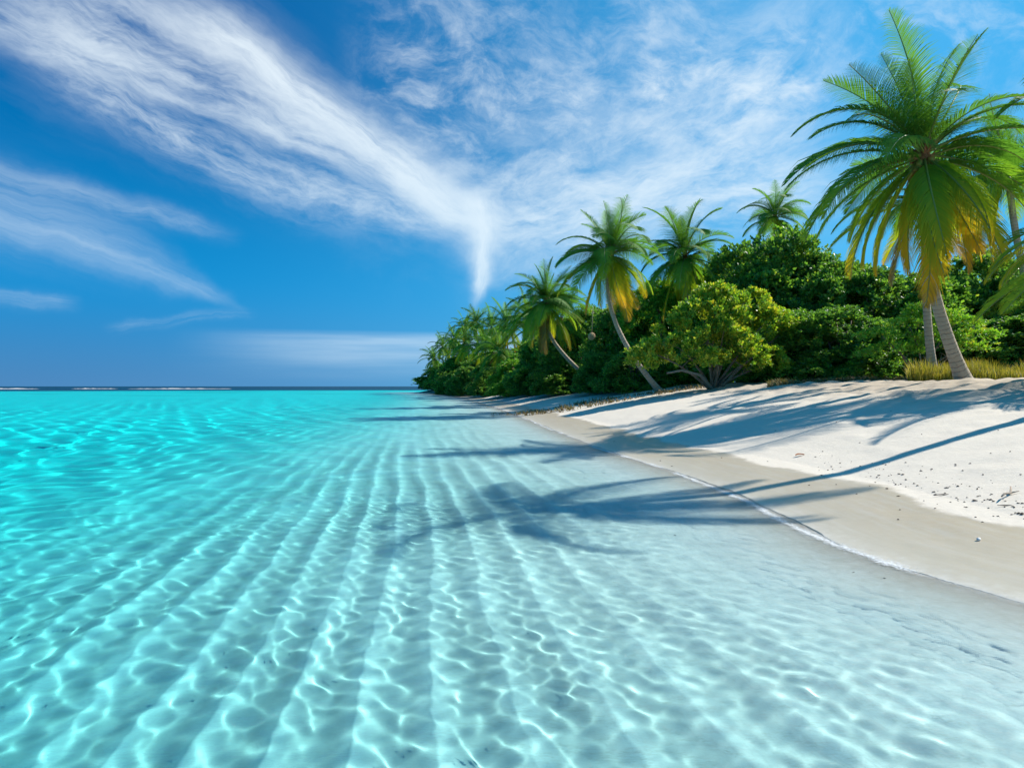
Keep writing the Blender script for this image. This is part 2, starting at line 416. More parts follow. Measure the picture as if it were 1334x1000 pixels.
M['sheath'] = mat_plain('fibre_sheath', (.20, .07, .035), (.36, .17, .08), 18)
M['weed'] = mat_plain('dry_seaweed', (.06, .045, .035), (.20, .15, .11), 30)
M['wood'] = mat_plain('driftwood', (.22, .17, .13), (.36, .30, .24), 25)
M['redleaf'] = mat_plain('fallen_leaf', (.30, .08, .03), (.42, .17, .06), 25)
M['shell'] = mat_plain('white_shell', (.72, .68, .62), (.82, .80, .76), 30, .45)
M['ball'] = mat_plain('woven_cane', (.50, .33, .17), (.66, .47, .27), 30, .6)

# ------------------------------------------------------------------ mesh builders
class MB:
    def __init__(s): s.V = []; s.F = []; s.A = {}
    def tube(s, pts, rad, sides=8, cap=True, **attr):
        pts = [Vector(p) for p in pts]; n = len(pts); base = len(s.V); up = Vector((0.1, .95, .2)).normalized()
        for i, p in enumerate(pts):
            d = (pts[min(i + 1, n - 1)] - pts[max(i - 1, 0)]).normalized()
            a = d.cross(up)
            if a.length < .1: a = d.cross(Vector((1, 0, 0)))
            a.normalize(); b = d.cross(a)
            for k in range(sides):
                th = 2 * math.pi * k / sides
                s.V.append(p + (a * math.cos(th) + b * math.sin(th)) * rad[i])
                for kk, vv in attr.items(): s.A.setdefault(kk, []).append(vv[i] if hasattr(vv, '__len__') else vv)
        for i in range(n - 1):
            for k in range(sides):
                q = base + i * sides
                s.F.append((q + k, q + (k + 1) % sides, q + sides + (k + 1) % sides, q + sides + k))
        if cap and sides % 2 == 0:
            for e, flip in ((base, False), (base + (n - 1) * sides, True)):
                for k in range(sides // 2 - 1):
                    f = (e + k, e + sides - 1 - k, e + sides - 2 - k, e + k + 1)
                    s.F.append(f if not flip else f[::-1])
    def mesh(s, name, mat, smooth=True):
        return new_mesh(name, [tuple(v) for v in s.V], s.F, mat, smooth, s.A)
def bez(a, b, c, d, t): return a * (1 - t) ** 3 + b * 3 * t * (1 - t) ** 2 + c * 3 * t * t * (1 - t) + d * t ** 3

CLS = {
 'tall': (82, 30, .25, .30, .55),   # start elevation, droop, yellowing at base / tip, leaflet hang
 'spear': (84, 14, .42, .44, .05), 'up': (70, 58, .25, .30, .35), 'high': (50, 96, .20, .27, .6), 'mid': (24, 84, .18, .32, .9),
 'sun': (22, 84, .55, .74, .9), 'low': (-10, 55, .24, .60, .9), 'hang': (-42, 40, .45, .86, .8), 'gold': (-55, 30, .62, .93, .7), 'dead': (-66, 20, .97, 1.0, .9)}  # 'sun' fronds: sunlit yellow-green glow put into the tint, not ageing
def frond_mesh(cls, seed):
    """one feather frond, 1 m long rachis towards +X, returned as leaflet mesh and rachis mesh"""
    el0, droop, t0, t1, hang = CLS[cls]; rng = random.Random(hash((cls == 'x', seed)) + sum(map(ord, cls)))
    el0 += rng.uniform(-6, 6); droop *= rng.uniform(.85, 1.15); side = rng.uniform(-14, 14)
    n = 26; P = [Vector((0, 0, 0))]; D = []
    for i in range(n):
        u = i / n; e = R(el0 - droop * u ** 1.25); yw = R(side * u * u)
        d = Vector((math.cos(e) * math.cos(yw), math.cos(e) * math.sin(yw), math.sin(e))); D.append(d)
        P.append(P[-1] + d / n)
    D.append(D[-1])
    rb = MB(); rb.tube(P, [.0085 * (1 - .85 * i / n) + .0012 for i in range(n + 1)], 4, True, tint=[min(1, max(0, (t0 + (t1 - t0) * i / n) * .8)) for i in range(n + 1)])
    V, Fq, T = [], [], []
    npair = 88
    twist = rng.uniform(-.25, .25)
    for k in range(npair):
        u = .13 + .87 * (k / (npair - 1)); f = u * n; i = min(int(f), n - 1); p = P[i].lerp(P[i + 1], f - i); d = D[i]
        sidev = d.cross(Vector((0, 0, 1)))
        if sidev.length < .15: sidev = Vector((0, -1, 0))
        sidev.normalize(); upv = sidev.cross(d).normalized()
        prof = (math.sin(math.pi * min(1, (u * .86 + .13)) ** .8) ** .55)
        if u > .9: prof *= 1 - (u - .9) * 3.0
        for sg in (-1, 1):
            if rng.random() < .035: continue
            ln = .265 * prof * rng.uniform(.82, 1.1)
            fw = .5 + .75 * u ** 1.5 + (.55 if el0 < -30 else 0)
            ln *= 1 - .35 * max(0, math.sin(k * .9 + seed)) * rng.random()
            rot = twist + rng.uniform(-.08, .08)
            l0 = (sidev * sg + d * fw + upv * (.26 + sg * rot)).normalized()
            segs = 3; q = p.copy(); dirv = l0
            wv = dirv.cross(upv).normalized()
            wdt = .0068 * (.6 + .4 * prof)
            base = len(V)
            # leaflet plane stands partly on edge, as in a real frond
            wv = (wv * .75 + upv * .55 * sg).normalized()
            tn = min(1, max(0, t0 + (t1 - t0) * u ** 1.4 + rng.uniform(-.06, .06)))
            for j in range(segs + 1):
                ww = wdt * (1.0, 1.15, .8, .06)[j]
                V.append(q - wv * ww * .5); V.append(q + wv * ww * .5)
                tv = min(1, tn + (.10 if t1 > .5 else .02) * (j / segs) ** 2 * rng.uniform(.5, 1.5)); T += [tv, tv]
                if j < segs:
                    dirv = (dirv + Vector((0, 0, -1)) * (hang * (.16 + .30 * j) * rng.uniform(.7, 1.3))).normalized()
                    q = q + dirv * ln / segs
            for j in range(segs):
                a = base + 2 * j; Fq.append((a, a + 1, a + 3, a + 2))
    lm = new_mesh('leaflets', [tuple(v) for v in V], Fq, M['frond'], False, {'tint': T})
    return rb.mesh('frond', M['rachis']), lm
FR = {}
for c in CLS:
    for sd in range(3): FR[c, sd] = frond_mesh(c, sd * 7 + 1)

def nut_mesh():
    import bmesh
    bm = bmesh.new(); bmesh.ops.create_icosphere(bm, subdivisions=2, radius=.11)
    for v in bm.verts:
        v.co.z *= 1.25; r_ = 1 + .05 * math.cos(3 * math.atan2(v.co.y, v.co.x)); v.co.x *= r_; v.co.y *= r_
    me = bpy.data.meshes.new('coconut'); bm.to_mesh(me); bm.free(); me.materials.append(M['husk'])
    for p_ in me.polygons: p_.use_smooth = True
    return me
NUT = nut_mesh()

def at(px, d): return ((px - 667) / F * d, d)
def zat(py, d): return CH + (503 - py) / F * d

def palm(base, crown, L, fronds, label, r0=.2, r1=.13, group='coconut palms', seed=0, c1=None, c2=None, nuts=5, detail=True, kind='coconut_palm', fat=1.):
    """fronds: list of (yaw degrees, class, scale) or a number"""
    rng = random.Random(seed + 500)
    bx, by = base; bz = hz(bx, by) - .12
    root = bpy.data.objects.new(kind, None); col.objects.link(root); root.location = (bx, by, bz)
    root['label'] = label; root['category'] = 'palm tree'
    if group: root['group'] = group
    cr = Vector(crown) - Vector((bx, by, bz)); H = cr.z
    B = Vector((0, 0, 0)); C1 = Vector(c1) if c1 else Vector((cr.x * .45, cr.y * .4, H * .35)); C2 = cr - (Vector(c2) if c2 else Vector((cr.x * .1, 0, H * .35)))
    n = 70 if detail else 14
    pts = [bez(B, C1, C2, cr, i / n) for i in range(n + 1)]
    rings = H / .16
    rad = []
    for i in range(n + 1):
        u = i / n; r_ = r1 + (r0 - r1) * (1 - u) ** 1.2 + r0 * .55 * math.exp(-u * H / .45)
        if detail: r_ *= 1 + .035 * (((u * rings) % 1.0) - .5)
        rad.append(r_)
    tb = MB(); tb.tube(pts, rad, 12 if detail else 7, True, along=[i / n * rings for i in range(n + 1)])
    link('trunk', tb.mesh('trunk', M['trunk']), root)
    if isinstance(fronds, int):
        nf = fronds; fr = []
        for i in range(nf):
            u = i / (nf - 1)
            c = 'spear' if u < .04 else 'tall' if u < .13 else 'up' if u < .24 else 'high' if u < .44 else 'mid' if u < .64 else 'low' if u < .84 else ('hang' if rng.random() < .5 else 'gold' if rng.random() < .75 else 'dead')
            fr.append((i * 137.5 + rng.uniform(-14, 14) + seed * 40, c, rng.uniform(.85, 1.05)))
    else: fr = fronds
    for yaw, c, scl in fr:
        rm, lm = FR[c, rng.randrange(3)]
        f = link('frond', rm, root, cr + Vector((0, 0, rng.uniform(-.1, .12))))
        f.rotation_euler = (rng.uniform(-.5, .5), rng.uniform(-.1, .1), R(yaw + rng.uniform(-6, 6))); k = L * scl * (.72 if c == 'spear' else rng.uniform(.9, 1.08)); fw_ = 1. if c in ('spear', 'tall') else fat; f.scale = (k, k * fw_, k * (.5 + .5 * fw_))
        link('leaflets', lm, f)
    if detail:
        sb = MB()      # fibrous leaf bases round the crown shaft
        for i in range(16):
            a = i * 2.4; e = R(rng.uniform(10, 75)); d = Vector((math.cos(a) * math.cos(e), math.sin(a) * math.cos(e), math.sin(e)))
            o = cr + Vector((0, 0, -.28 + .03 * i)); sb.tube([o + d * .02, o + d * .25, o + d * .5], [.09, .055, .02], 6)
        sb.tube([cr + Vector((0, 0, -.5)), cr + Vector((0, 0, -.1)), cr + Vector((0, 0, .4))], [r1 * 1.05, r1 * 1.5, r1 * .8], 8)
        link('crown_sheath', sb.mesh('crown_sheath', M['sheath']), root)
        for i in range(nuts):
            a = rng.uniform(0, 6.28); q = cr + Vector((math.cos(a) * .27, math.sin(a) * .27, rng.uniform(-.45, -.1)))
            o = link('coconut', NUT, root, q); o.rotation_euler = (rng.uniform(-.4, .4), rng.uniform(-.4, .4), a)
    return root

# nearest palm, fronds placed as they hang in the photo
MAIN = [(185, 'high', .9), (225, 'mid', .85), (250, 'high', .75), (270, 'up', .9), (20, 'high', .95), (205, 'up', .9), (150, 'hang', .9), (170, 'hang', 1.0), (340, 'hang', .9), (15, 'mid', 1.0),
        (265, 'gold', 1.12), (235, 'hang', .95), (95, 'spear', 1.05), (10, 'tall', 1.05), (200, 'tall', .95), (250, 'spear', .9), (340, 'tall', .9), (60, 'up', .9), (172, 'up', .95), (215, 'high', .85), (130, 'high', .9),
        (180, 'high', 1.0), (165, 'mid', 1.0), (190, 'mid', 1.08), (300, 'high', .7), (345, 'high', .9), (5, 'mid', .95), (330, 'mid', 1.0),
        (178, 'low', 1.12), (196, 'low', 1.1), (150, 'low', .95), (216, 'hang', 1.05), (262, 'hang', 1.05), (286, 'gold', .9), (240, 'gold', .9),
        (350, 'low', 1.05), (2, 'low', 1.0), (318, 'hang', 1.0), (190, 'gold', .95), (25, 'low', .9), (90, 'mid', .9), (110, 'low', .9), (60, 'high', .9), (120, 'hang', .9), (45, 'hang', .85), (208, 'dead', .6), (322, 'dead', .62), (285, 'dead', .5)]
MX = 14.95
palm((MX, 22), (13.35, 21.6, zat(205, 21.7)), 4.75, MAIN, 'largest coconut palm, rooted in white sand at right, with yellow hanging fronds',
     r0=.2, r1=.13, seed=1, c1=(-1.1, -.1, 2.6), c2=(.12, 0, 3.4), nuts=8)
bx, by = at(1219, 26.5)
palm((bx, by), (*at(1203, 26.5), zat(258, 26.5)), 3.6, 22, 'slender pale coconut palm standing in the yellow grass close behind the largest palm', r0=.17, r1=.11, seed=2, c1=(-.4, 0, 1.8), c2=(-.05, 0, 2.5), nuts=4)
bx, by = at(1372, 33)
palm((bx, by), (*at(1314, 33.5), zat(222, 33.5)), 4.2, 30, 'dark coconut palm behind the trees at the right edge, crown beside the largest palm', r0=.2, r1=.14, seed=3, nuts=5)
# low palm whose fronds reach in from the right
palm((16.6, 17.2), (15.5, 17.0, zat(322, 17)), 3.9, [(178, 'sun', 1.02), (168, 'sun', .9), (190, 'sun', .8), (196, 'low', 1.0), (184, 'sun', .95), (172, 'low', .9), (0, 'high', 1), (40, 'mid', 1), (80, 'up', .9), (300, 'high', .9),
     (330, 'mid', 1), (120, 'high', .9), (90, 'mid', 1), (250, 'up', .7), (10, 'low', 1)], 'short coconut palm past the right edge, bright low fronds reaching into view', r0=.2, r1=.15, seed=4, nuts=3)
# tall palm beyond the right edge, it throws the long straight trunk shadow
palm((17.4, 15.6), (14.0, 13.9, 12.5), 3.25, [(170, 'mid', 1.0), (200, 'mid', .95), (150, 'low', .8), (95, 'high', .9), (20, 'high', 1), (330, 'mid', 1), (60, 'mid', 1), (0, 'low', 1),
     (250, 'high', .9), (350, 'up', .8), (310, 'low', .9), (30, 'hang', .9), (270, 'mid', .9), (335, 'hang', .9)],
     'tallest coconut palm past the right edge, throwing the long straight trunk shadow', r0=.19, r1=.13, seed=57, c1=(-1.12, -.56, 3.5), c2=(-1.12, -.56, 3.5))
px_ = 1482
palm(at(1500, 21.5), (*at(px_, 20), zat(128, 20)), 4.9, [(176, 'mid', 1.0), (188, 'high', 1.0), (90, 'mid', .8), (0, 'high', .9), (40, 'mid', .9), (330, 'mid', .9), (20, 'low', .9), (120, 'up', .6), (350, 'up', .7), (60, 'hang', .7)],
     'coconut palm past the right edge, two long fronds arching across the upper right sky', r0=.2, r1=.14, seed=15)
# middle palms
bx, by = at(862, 40)
palm((bx, by), (*at(795, 40), zat(333, 40)), 3.7, 40, 'tall curved coconut palm leaning over the sand just left of the bright shrub', r0=.17, r1=.11, seed=6,
     c1=(-1.9, 0, 2.2), c2=(.8, 0, 3.2), nuts=7, fat=1.3)
palm(at(900, 47), (*at(893, 46), zat(335, 46)), 4.2, 38, 'coconut palm behind the bright shrub with a dark spreading crown and hidden trunk', r0=.18, r1=.12, seed=7, fat=1.3)
palm(at(1012, 62), (*at(1010, 62), zat(283, 62)), 3.9, 30, 'far coconut palm whose small crown tops the dark trees behind the bright shrub', r0=.18, r1=.12, seed=8, fat=1.3)
bx, by = at(792, 57)
palm((bx, by), (*at(712, 56), zat(395, 56)), 4.2, 42, 'leaning coconut palm with a dense crown of golden hanging fronds, outermost over the beach', r0=.2, r1=.13, seed=9, c1=(-2.6, 0, 1.4), c2=(1.2, 0, 2.2), fat=1.3)
bx, by = at(772, 60)
palm((bx, by), (*at(728, 61), zat(418, 61)), 3.6, 24, 'thin coconut palm bowed beside the leaning golden palm', r0=.12, r1=.09, seed=10, c1=(-1.9, 0, .6), c2=(.6, 0, 2.4))
far = [(686, 92, 418, 'first small coconut palm left of the leaning golden palm'), (660, 104, 428, 'far coconut palm with the pale drooping crown and visible leaning trunk'), (640, 128, 432, 'far coconut palm between the pale crown and the two high crowns near the point'),
       (621, 140, 425, 'far coconut palm with the highest crown near the point'), (599, 150, 430, 'second high far coconut palm near the point'), (585, 158, 446, 'far coconut palm lower down on the left slope of the point'),
       (571, 168, 456, 'last coconut palm before the tip of the point'), (610, 126, 452, 'far coconut palm in front of the highest far crown, low and drooping'), (632, 112, 455, 'far coconut palm low in front of the point trees with silvery fronds'),
       (650, 95, 462, 'small far coconut palm low over the fresh green shrub'), (560, 172, 472, 'tiny coconut palm at the outer tip of the point'), (700, 84, 430, 'coconut palm tucked behind the golden palm crown'), (592, 138, 468, 'far coconut palm low at the dark foot of the point')]
for i, (px, d, py, lb) in enumerate(far):
    off = (random.Random(i).uniform(8, 22))
    palm(at(px + off * 60 / d, d), (*at(px + (6 if px < 600 else 0), d), zat(py - 4, d)), 5.0 if d > 90 else 4.6, 28, lb, r0=.2, r1=.13, seed=20 + i, detail=False, group='far coconut palms on the point')
# young palm on the beach edge
palm(at(782, 54), (*at(782, 54), hz(*at(782, 54)) + .3), 2.6, [(170, 'up', 1), (30, 'up', .9), (100, 'up', .9), (280, 'up', 1), (210, 'high', .9), (340, 'high', .9), (60, 'high', .8), (140, 'mid', .7)],
     'young trunkless coconut palm sprouting at the sand edge under the leaning palms', r0=.14, r1=.12, seed=41, nuts=0, detail=False, kind='young_palm', group=None)

# ------------------------------------------------------------------ broadleaf trees and shrubs
def leafcloud(name, blobs, n, leaf, nleaf, mat, seed, up=.5, tint=(.5, .22), inner=.5, gap=-.16):
    rng = np.random.RandomState(seed)
    B = np.array(blobs, float)                     # cx cy cz rx ry rz
    area = (B[:, 3] * B[:, 4] + B[:, 3] * B[:, 5] + B[:, 4] * B[:, 5]); area /= area.sum()
    k = rng.choice(len(B), size=int(n * 2.2), p=area); b = B[k]
    d = rng.normal(size=(len(k), 3)); d /= np.linalg.norm(d, axis=1)[:, None]
    d[:, 2] = np.where(d[:, 2] < -.45, -d[:, 2], d[:, 2])
    rf = 1 - rng.rand(len(k)) ** 2 * inner + rng.normal(0, .06, len(k)) + (rng.rand(len(k)) < .06) * .16
    p = b[:, :3] + d * b[:, 3:] * rf[:, None]
    # clumping and gaps
    g = N1(p[:, 0] * 1.1 + p[:, 2] * .7, p[:, 1] * 1.1 + p[:, 2] * .9) + N2(p[:, 0] * 2.3 - p[:, 2], p[:, 1] * 2.3 + p[:, 2]) * .7
    keep = g > gap
    ins = np.zeros(len(p), bool)
    for q in B: ins |= (((p - q[:3]) / q[3:]) ** 2).sum(1) < .35
    keep &= ~ins; keep &= p[:, 2] > .15
    p, d, g = p[keep][:n], d[keep][:n], g[keep][:n]; n = len(p)
    nrm = d + rng.normal(0, .35, (n, 3)); nrm[:, 2] += up; nrm /= np.linalg.norm(nrm, axis=1)[:, None]
    ref = np.where(np.abs(nrm[:, 2:3]) < .9, np.array([[0, 0, 1.]]), np.array([[1., 0, 0]]))
    u = np.cross(nrm, ref); u /= np.linalg.norm(u, axis=1)[:, None]; v = np.cross(nrm, u)
    tb = np.clip(rng.normal(tint[0], tint[1] * .7, n) + g * .35, 0, 1)
    Vs, Ts = [], []
    ph0 = rng.rand(n) * 6.28; sz = leaf * rng.uniform(.75, 1.25, n)
    for j in range(nleaf):
        a = ph0 + j * 2.4; tl = .25 + .9 * (j / nleaf) + rng.normal(0, .12, n)       # inner leaves upright, outer ones flat
        side = u * np.cos(a)[:, None] + v * np.sin(a)[:, None]
        ld = nrm * np.cos(tl)[:, None] + side * np.sin(tl)[:, None]
        wd = np.cross(ld, nrm * np.sin(tl)[:, None] - side * np.cos(tl)[:, None]); wd /= np.linalg.norm(wd, axis=1)[:, None] + 1e-9
        s_ = (sz * rng.uniform(.8, 1.15, n))[:, None]
        bp = p + rng.normal(0, leaf * .25, (n, 3))
        lift = (nrm * .10)
        q0 = bp + ld * s_ * .12; q1 = bp + ld * s_ * .62 + wd * s_ * .27 + lift * s_; q2 = bp + ld * s_ * 1.12; q3 = bp + ld * s_ * .62 - wd * s_ * .27 + lift * s_
        Vs.append(np.stack([q0, q1, q2, q3], 1).reshape(-1, 3))
        tt = np.clip(tb + rng.normal(0, tint[1] * .6, n) + (rng.rand(n) < .025) * .5, 0, 1); Ts.append(np.repeat(tt, 4))
    V = np.vstack(Vs); T = np.concatenate(Ts); Fq = np.arange(len(V), dtype=np.int32).reshape(-1, 4)
    return new_mesh(name, V, Fq, mat, False, {'tint': T})
def limbs(blobs, seed, r=.12, stems=5, low=False):
    rng = random.Random(seed); mb = MB()
    for i in range(stems):
        b = blobs[i % len(blobs)]; a = rng.uniform(0, 6.28)
        o = Vector((rng.uniform(-.25, .25), rng.uniform(-.25, .25), -.15)); e = Vector((b[0], b[1], b[2] + .1 * b[5]))
        m1 = o.lerp(e, .35) + Vector((math.cos(a) * .25, math.sin(a) * .25, .35)); m2 = o.lerp(e, .7) + Vector((-math.cos(a) * .2, math.sin(a) * .3, .2))
        pts = [bez(o, m1, m2, e, k / 9) for k in range(10)]
        mb.tube(pts, [r * (1 - .75 * k / 9) for k in range(10)], 6)
        for _ in range(3):
            k = rng.randint(4, 8); a2 = rng.uniform(0, 6.28); q = pts[k]
            d = Vector((math.cos(a2), math.sin(a2), .6)) * rng.uniform(.5, 1) * b[3] * .7
            mb.tube([q, q + d * .5 + Vector((0, 0, .08)), q + d], [r * .35, r * .22, r * .08], 5)
    return mb.mesh('trunk', M['bark'])
def dome(rx, ry, h, seed, n=16, sub=.42):
    """a crown outline: many overlapping lobes over a dome of the given half widths and height"""
    rng = random.Random(seed); bl = [(0, 0, h * .45, rx * .68, ry * .68, h * .42)]
    for i in range(n):
        a = i * 2.4 + rng.uniform(-.3, .3); u = (i + .5) / n; rr = math.sqrt(u) * rng.uniform(.5, .92)
        zz = h * (.80 - .62 * u ** 1.2) + rng.uniform(-.05, .05) * h; k = sub * rng.uniform(.5, 1.15) * (1.0 - .2 * u)
        bl.append((math.cos(a) * rx * rr, math.sin(a) * ry * rr, zz, rx * k, ry * k, h * k * .55))
    for i in range(12):      # skirt of low branches
        a = i * .5236 + rng.uniform(-.2, .2); k = rng.uniform(.28, .4)
        bl.append((math.cos(a) * rx * .72, math.sin(a) * ry * .72, h * rng.uniform(.06, .16), rx * k, ry * k, h * .17))
    return bl
def plant(kind, cat, label, loc, crown_me, trunk_me, scale=1., rz=0., group=None):
    root = bpy.data.objects.new(kind, None); col.objects.link(root); root.location = loc; root.rotation_euler = (0, 0, rz)
    root.scale = scale if hasattr(scale, '__len__') else (scale,) * 3
    root['label'] = label; root['category'] = cat
    if group: root['group'] = group
    link('trunk', trunk_me, root); link('crown', crown_me, root); return root

# the bright shrub in the middle, two tiers of pale rosettes on bare forked stems
bb = [(-1.6, -.6, 1.9, 1.7, 1.5, .95), (-3.0, -.3, 1.75, 1.4, 1.3, .75), (.2, -.9, 2.3, 1.9, 1.6, 1.1), (2.0, -.5, 1.6, 1.5, 1.4, .75), (2.9, -.1, 1.25, 1.1, 1.1, .55), (-.4, .2, 3.6, 1.7, 1.6, 1.1),
      (1.5, .3, 3.9, 1.8, 1.6, 1.1), (3.0, .4, 3.5, 1.4, 1.3, .85), (3.7, .2, 2.9, .9, .9, .6), (.3, .7, 4.8, 1.3, 1.2, .8), (2.0, .8, 4.7, 1.2, 1.2, .7), (-1.7, .5, 3.0, 1.3, 1.2, .8), (-3.7, -.1, 1.35, .8, .8, .5), (-.9, -1.4, 1.5, 1.3, .9, .6), (1.1, -1.4, 1.5, 1.2, .9, .55)]
sx, sy = at(928, 35.5)
sh = plant('beach_shrub', 'shrub', 'large bright yellow green shrub with rosette leaves on forked stems at the sand edge', (sx, sy, hz(sx, sy) - .05),
      leafcloud('crown', bb, 5400, .19, 9, M['bright'], 5, up=.7, tint=(.56, .26), gap=-.02), limbs(bb, 3, .09, 11), 1.0)
lb_ = MB(); lb_.tube([(0, -.2, -.05), (-.9, -.9, .75), (-1.9, -1.1, 1.0), (-2.7, -1.2, .85)], [.10, .085, .07, .05], 7)
link('low_branch', lb_.mesh('low_branch', M['wood']), sh)
TREES = [  # px, distance, top py, half width m, variant, label
 (1003, 45, 308, 5.2, 0, 'tall dark glossy tree with a broad rounded top directly right behind the bright shrub'),
 (1078, 43, 322, 4.6, 1, 'dark glossy tree whose top meets the left fronds of the largest palm'),
 (1145, 40, 350, 4.4, 2, 'dark glossy tree behind the golden hanging fronds of the largest palm'),
 (1208, 42, 348, 4.8, 3, 'dark glossy tree right behind the two palm trunks'),
 (1272, 42, 335, 4.8, 0, 'dark glossy tree between the largest palm trunk and the low fronds at right'),
 (1345, 43, 330, 5.2, 1, 'dark glossy tree at the right edge under the dark palm crown'),
 (1040, 37.5, 405, 3.6, 2, 'lower dark bush at the sand edge just right of the bright shrub'),
 (1098, 36, 395, 3.5, 3, 'lower dark bush at the sand edge left of the pale layered shrub'),
 (1252, 35, 412, 3.4, 0, 'lower dark bush behind the base of the largest palm'),
 (1325, 33, 405, 3.6, 1, 'lower dark bush behind the yellow grass at the right edge'),
 (1395, 34, 380, 4.2, 2, 'dark bush just past the right edge of the view'),
 (932, 49, 352, 4.6, 4, 'mid green tree rising behind the top of the bright shrub'),
 (868, 50, 370, 4.2, 5, 'mid green tree behind the upper trunk of the curved palm'),
 (815, 53, 390, 3.9, 1, 'dark tree left of the curved palm trunk'),
 (768, 62, 403, 4.4, 2, 'dark tree behind the bases of the leaning palms'),
 (722, 70, 421, 4.8, 3, 'dark tree under the crown of the golden palm'),
 (683, 80, 460, 4.0, 5, 'mid green tree left of the hanging golden fronds'),
 (652, 98, 462, 4.6, 0, 'dark tree beneath the pale far palm crown'),
 (625, 118, 464, 5.2, 1, 'dark tree below the highest far palms'),
 (606, 138, 462, 6.0, 2, 'dark tree on the left slope of the point'),
 (588, 156, 466, 6.0, 3, 'dark tree near the tip of the point'),
 (573, 168, 476, 5.0, 0, 'outermost dark tree overhanging the water at the tip of the point'),
 (826, 46, 452, 2.6, 3, 'dark bush at the sand edge behind the foot of the curved palm'),
 (790, 50, 462, 2.6, 0, 'dark bush at the sand edge beside the young palm'),
 (736, 60, 466, 3.0, 1, 'dark bush at the sand edge left of the leaning palm bases'),
 (703, 68, 472, 2.8, 2, 'dark bush at the sand edge between the fresh green shrub and the leaning palms'),
 (672, 76, 470, 3.0, 4, 'fresh light green shrub at the sand edge of the point, brightest plant there'),
 (640, 90, 476, 3.0, 3, 'dark bush at the sand edge left of the fresh green shrub'),
 (612, 108, 478, 3.6, 2, 'dark bush at the foot of the point, halfway to its tip'),
 (592, 128, 482, 3.6, 1, 'dark bush at the foot of the point near its tip'),
]
VAR = []
for i in range(6):
    bl = dome(4.6, 4.2, 8.6, 30 + i, 22, .40) if i not in (3,) else dome(4.6, 4.2, 8.6, 77, 26, .34)
    mt = M['dark'] if i < 4 else M['fresh']
    VAR.append((leafcloud('crown', bl, 10500, .24, 8, mt, 60 + i, up=.45, gap=-.09, tint=(.42 if i < 4 else .5, .24), inner=.42), limbs(bl[1:], i, .14, 7)))
for i, (px, d, py, hw, v, lb) in enumerate(TREES):
    x, y = at(px, d); z0 = hz(x, y) - .1; h = zat(py, d) - z0
    plant('broadleaf_tree' if h > 5 else 'bush', 'tree' if h > 5 else 'bush', lb, (x, y, z0), VAR[v][0], VAR[v][1], (hw / 4.4, hw / 4.4, h / 8.9), i * 1.3, 'broadleaf trees behind the beach' if h > 5 else 'low bushes along the sand edge')
BACK = [(975, 62, 322), (1050, 60, 325), (1120, 58, 352), (1190, 58, 356), (1260, 58, 356), (1335, 58, 350), (1420, 56, 350), (905, 66, 362), (845, 70, 384), (790, 80, 398), (740, 92, 415), (700, 108, 440), (665, 128, 456), (640, 150, 458), (618, 165, 464), (603, 175, 468)]
for i, (px, d, py) in enumerate(BACK):
    x, y = at(px, d); z0 = hz(x, y) - .1; h = zat(py, d) - z0; k = 5.5 * max(1, d / 90)
    plant('broadleaf_tree', 'tree', 'dark tree of the second row, mostly hidden behind the trees at the beach edge', (x, y, z0), VAR[i % 4][0], VAR[i % 4][1], (k / 4.4, k / 4.4, h / 8.9), i * 2.1, 'second row of dark trees')
# pale layered shrub behind the two palm trunks
lb2 = [(-2.0, 0, 2.2, 1.1, 1, .35), (-1.0, -.4, 2.7, 1.2, 1, .35), (.3, -.2, 3.1, 1.3, 1, .35), (1.6, 0, 2.8, 1.2, 1, .32), (2.6, .1, 2.2, 1.0, .9, .3), (-1.6, -.6, 1.5, 1.1, .9, .35), (.2, -.7, 2.0, 1.3, .9, .35), (1.5, -.6, 1.6, 1.1, .9, .3), (-2.6, -.2, 1.3, .8, .8, .3), (0, 0, 3.5, .9, .8, .25)]
x, y = at(1203, 30.5)
plant('layered_shrub', 'shrub', 'pale green shrub with flat layered branches behind the two palm trunks', (x, y, hz(x, y) - .05), leafcloud('crown', lb2, 1500, .14, 7, M['fresh'], 91, up=.9, tint=(.7, .22), inner=.6), limbs(lb2, 8, .06, 8), .95)

# ------------------------------------------------------------------ grass and litter along the tree line
def blades(name, pts, h, wd, mat, seed, lean=.5):
    rng = np.random.RandomState(seed); n = len(pts); p = np.asarray(pts)
    a = rng.rand(n) * 6.28; hh = h * rng.uniform(.4, 1.1, n) * np.clip(1 + 1.6 * N2(p[:, 0] / 1.1, p[:, 1] / 1.1) + .9 * N3(p[:, 0] / .35, p[:, 1] / .35), .25, 1.9); ln = rng.uniform(.1, lean, n)
    dx_, dy_ = np.cos(a), np.sin(a); V = []; T = []
    base = rng.uniform(0, 1, n)
    for f, wf in ((0, 1.), (.55, .8), (1., .08)):
        cx_ = p[:, 0] + dx_ * hh * ln * f * f; cy_ = p[:, 1] + dy_ * hh * ln * f * f; cz_ = p[:, 2] + hh * f * (1 - .25 * ln * f)
        for sg in (-1, 1): V.append(np.stack([cx_ - dy_ * wd * wf * sg * .5, cy_ + dx_ * wd * wf * sg * .5, cz_], 1)); T.append(np.clip(base * .7 + .4 * f, 0, 1))
    V = np.stack(V, 1).reshape(-1, 3); T = np.stack(T, 1).reshape(-1); b = np.arange(n)[:, None] * 6
    Fq = np.vstack([b + np.array([[0, 1, 3, 2]]), b + np.array([[2, 3, 5, 4]])])
    return new_mesh(name, V, Fq, mat, False, {'tint': T})
rng = np.random.RandomState(3)
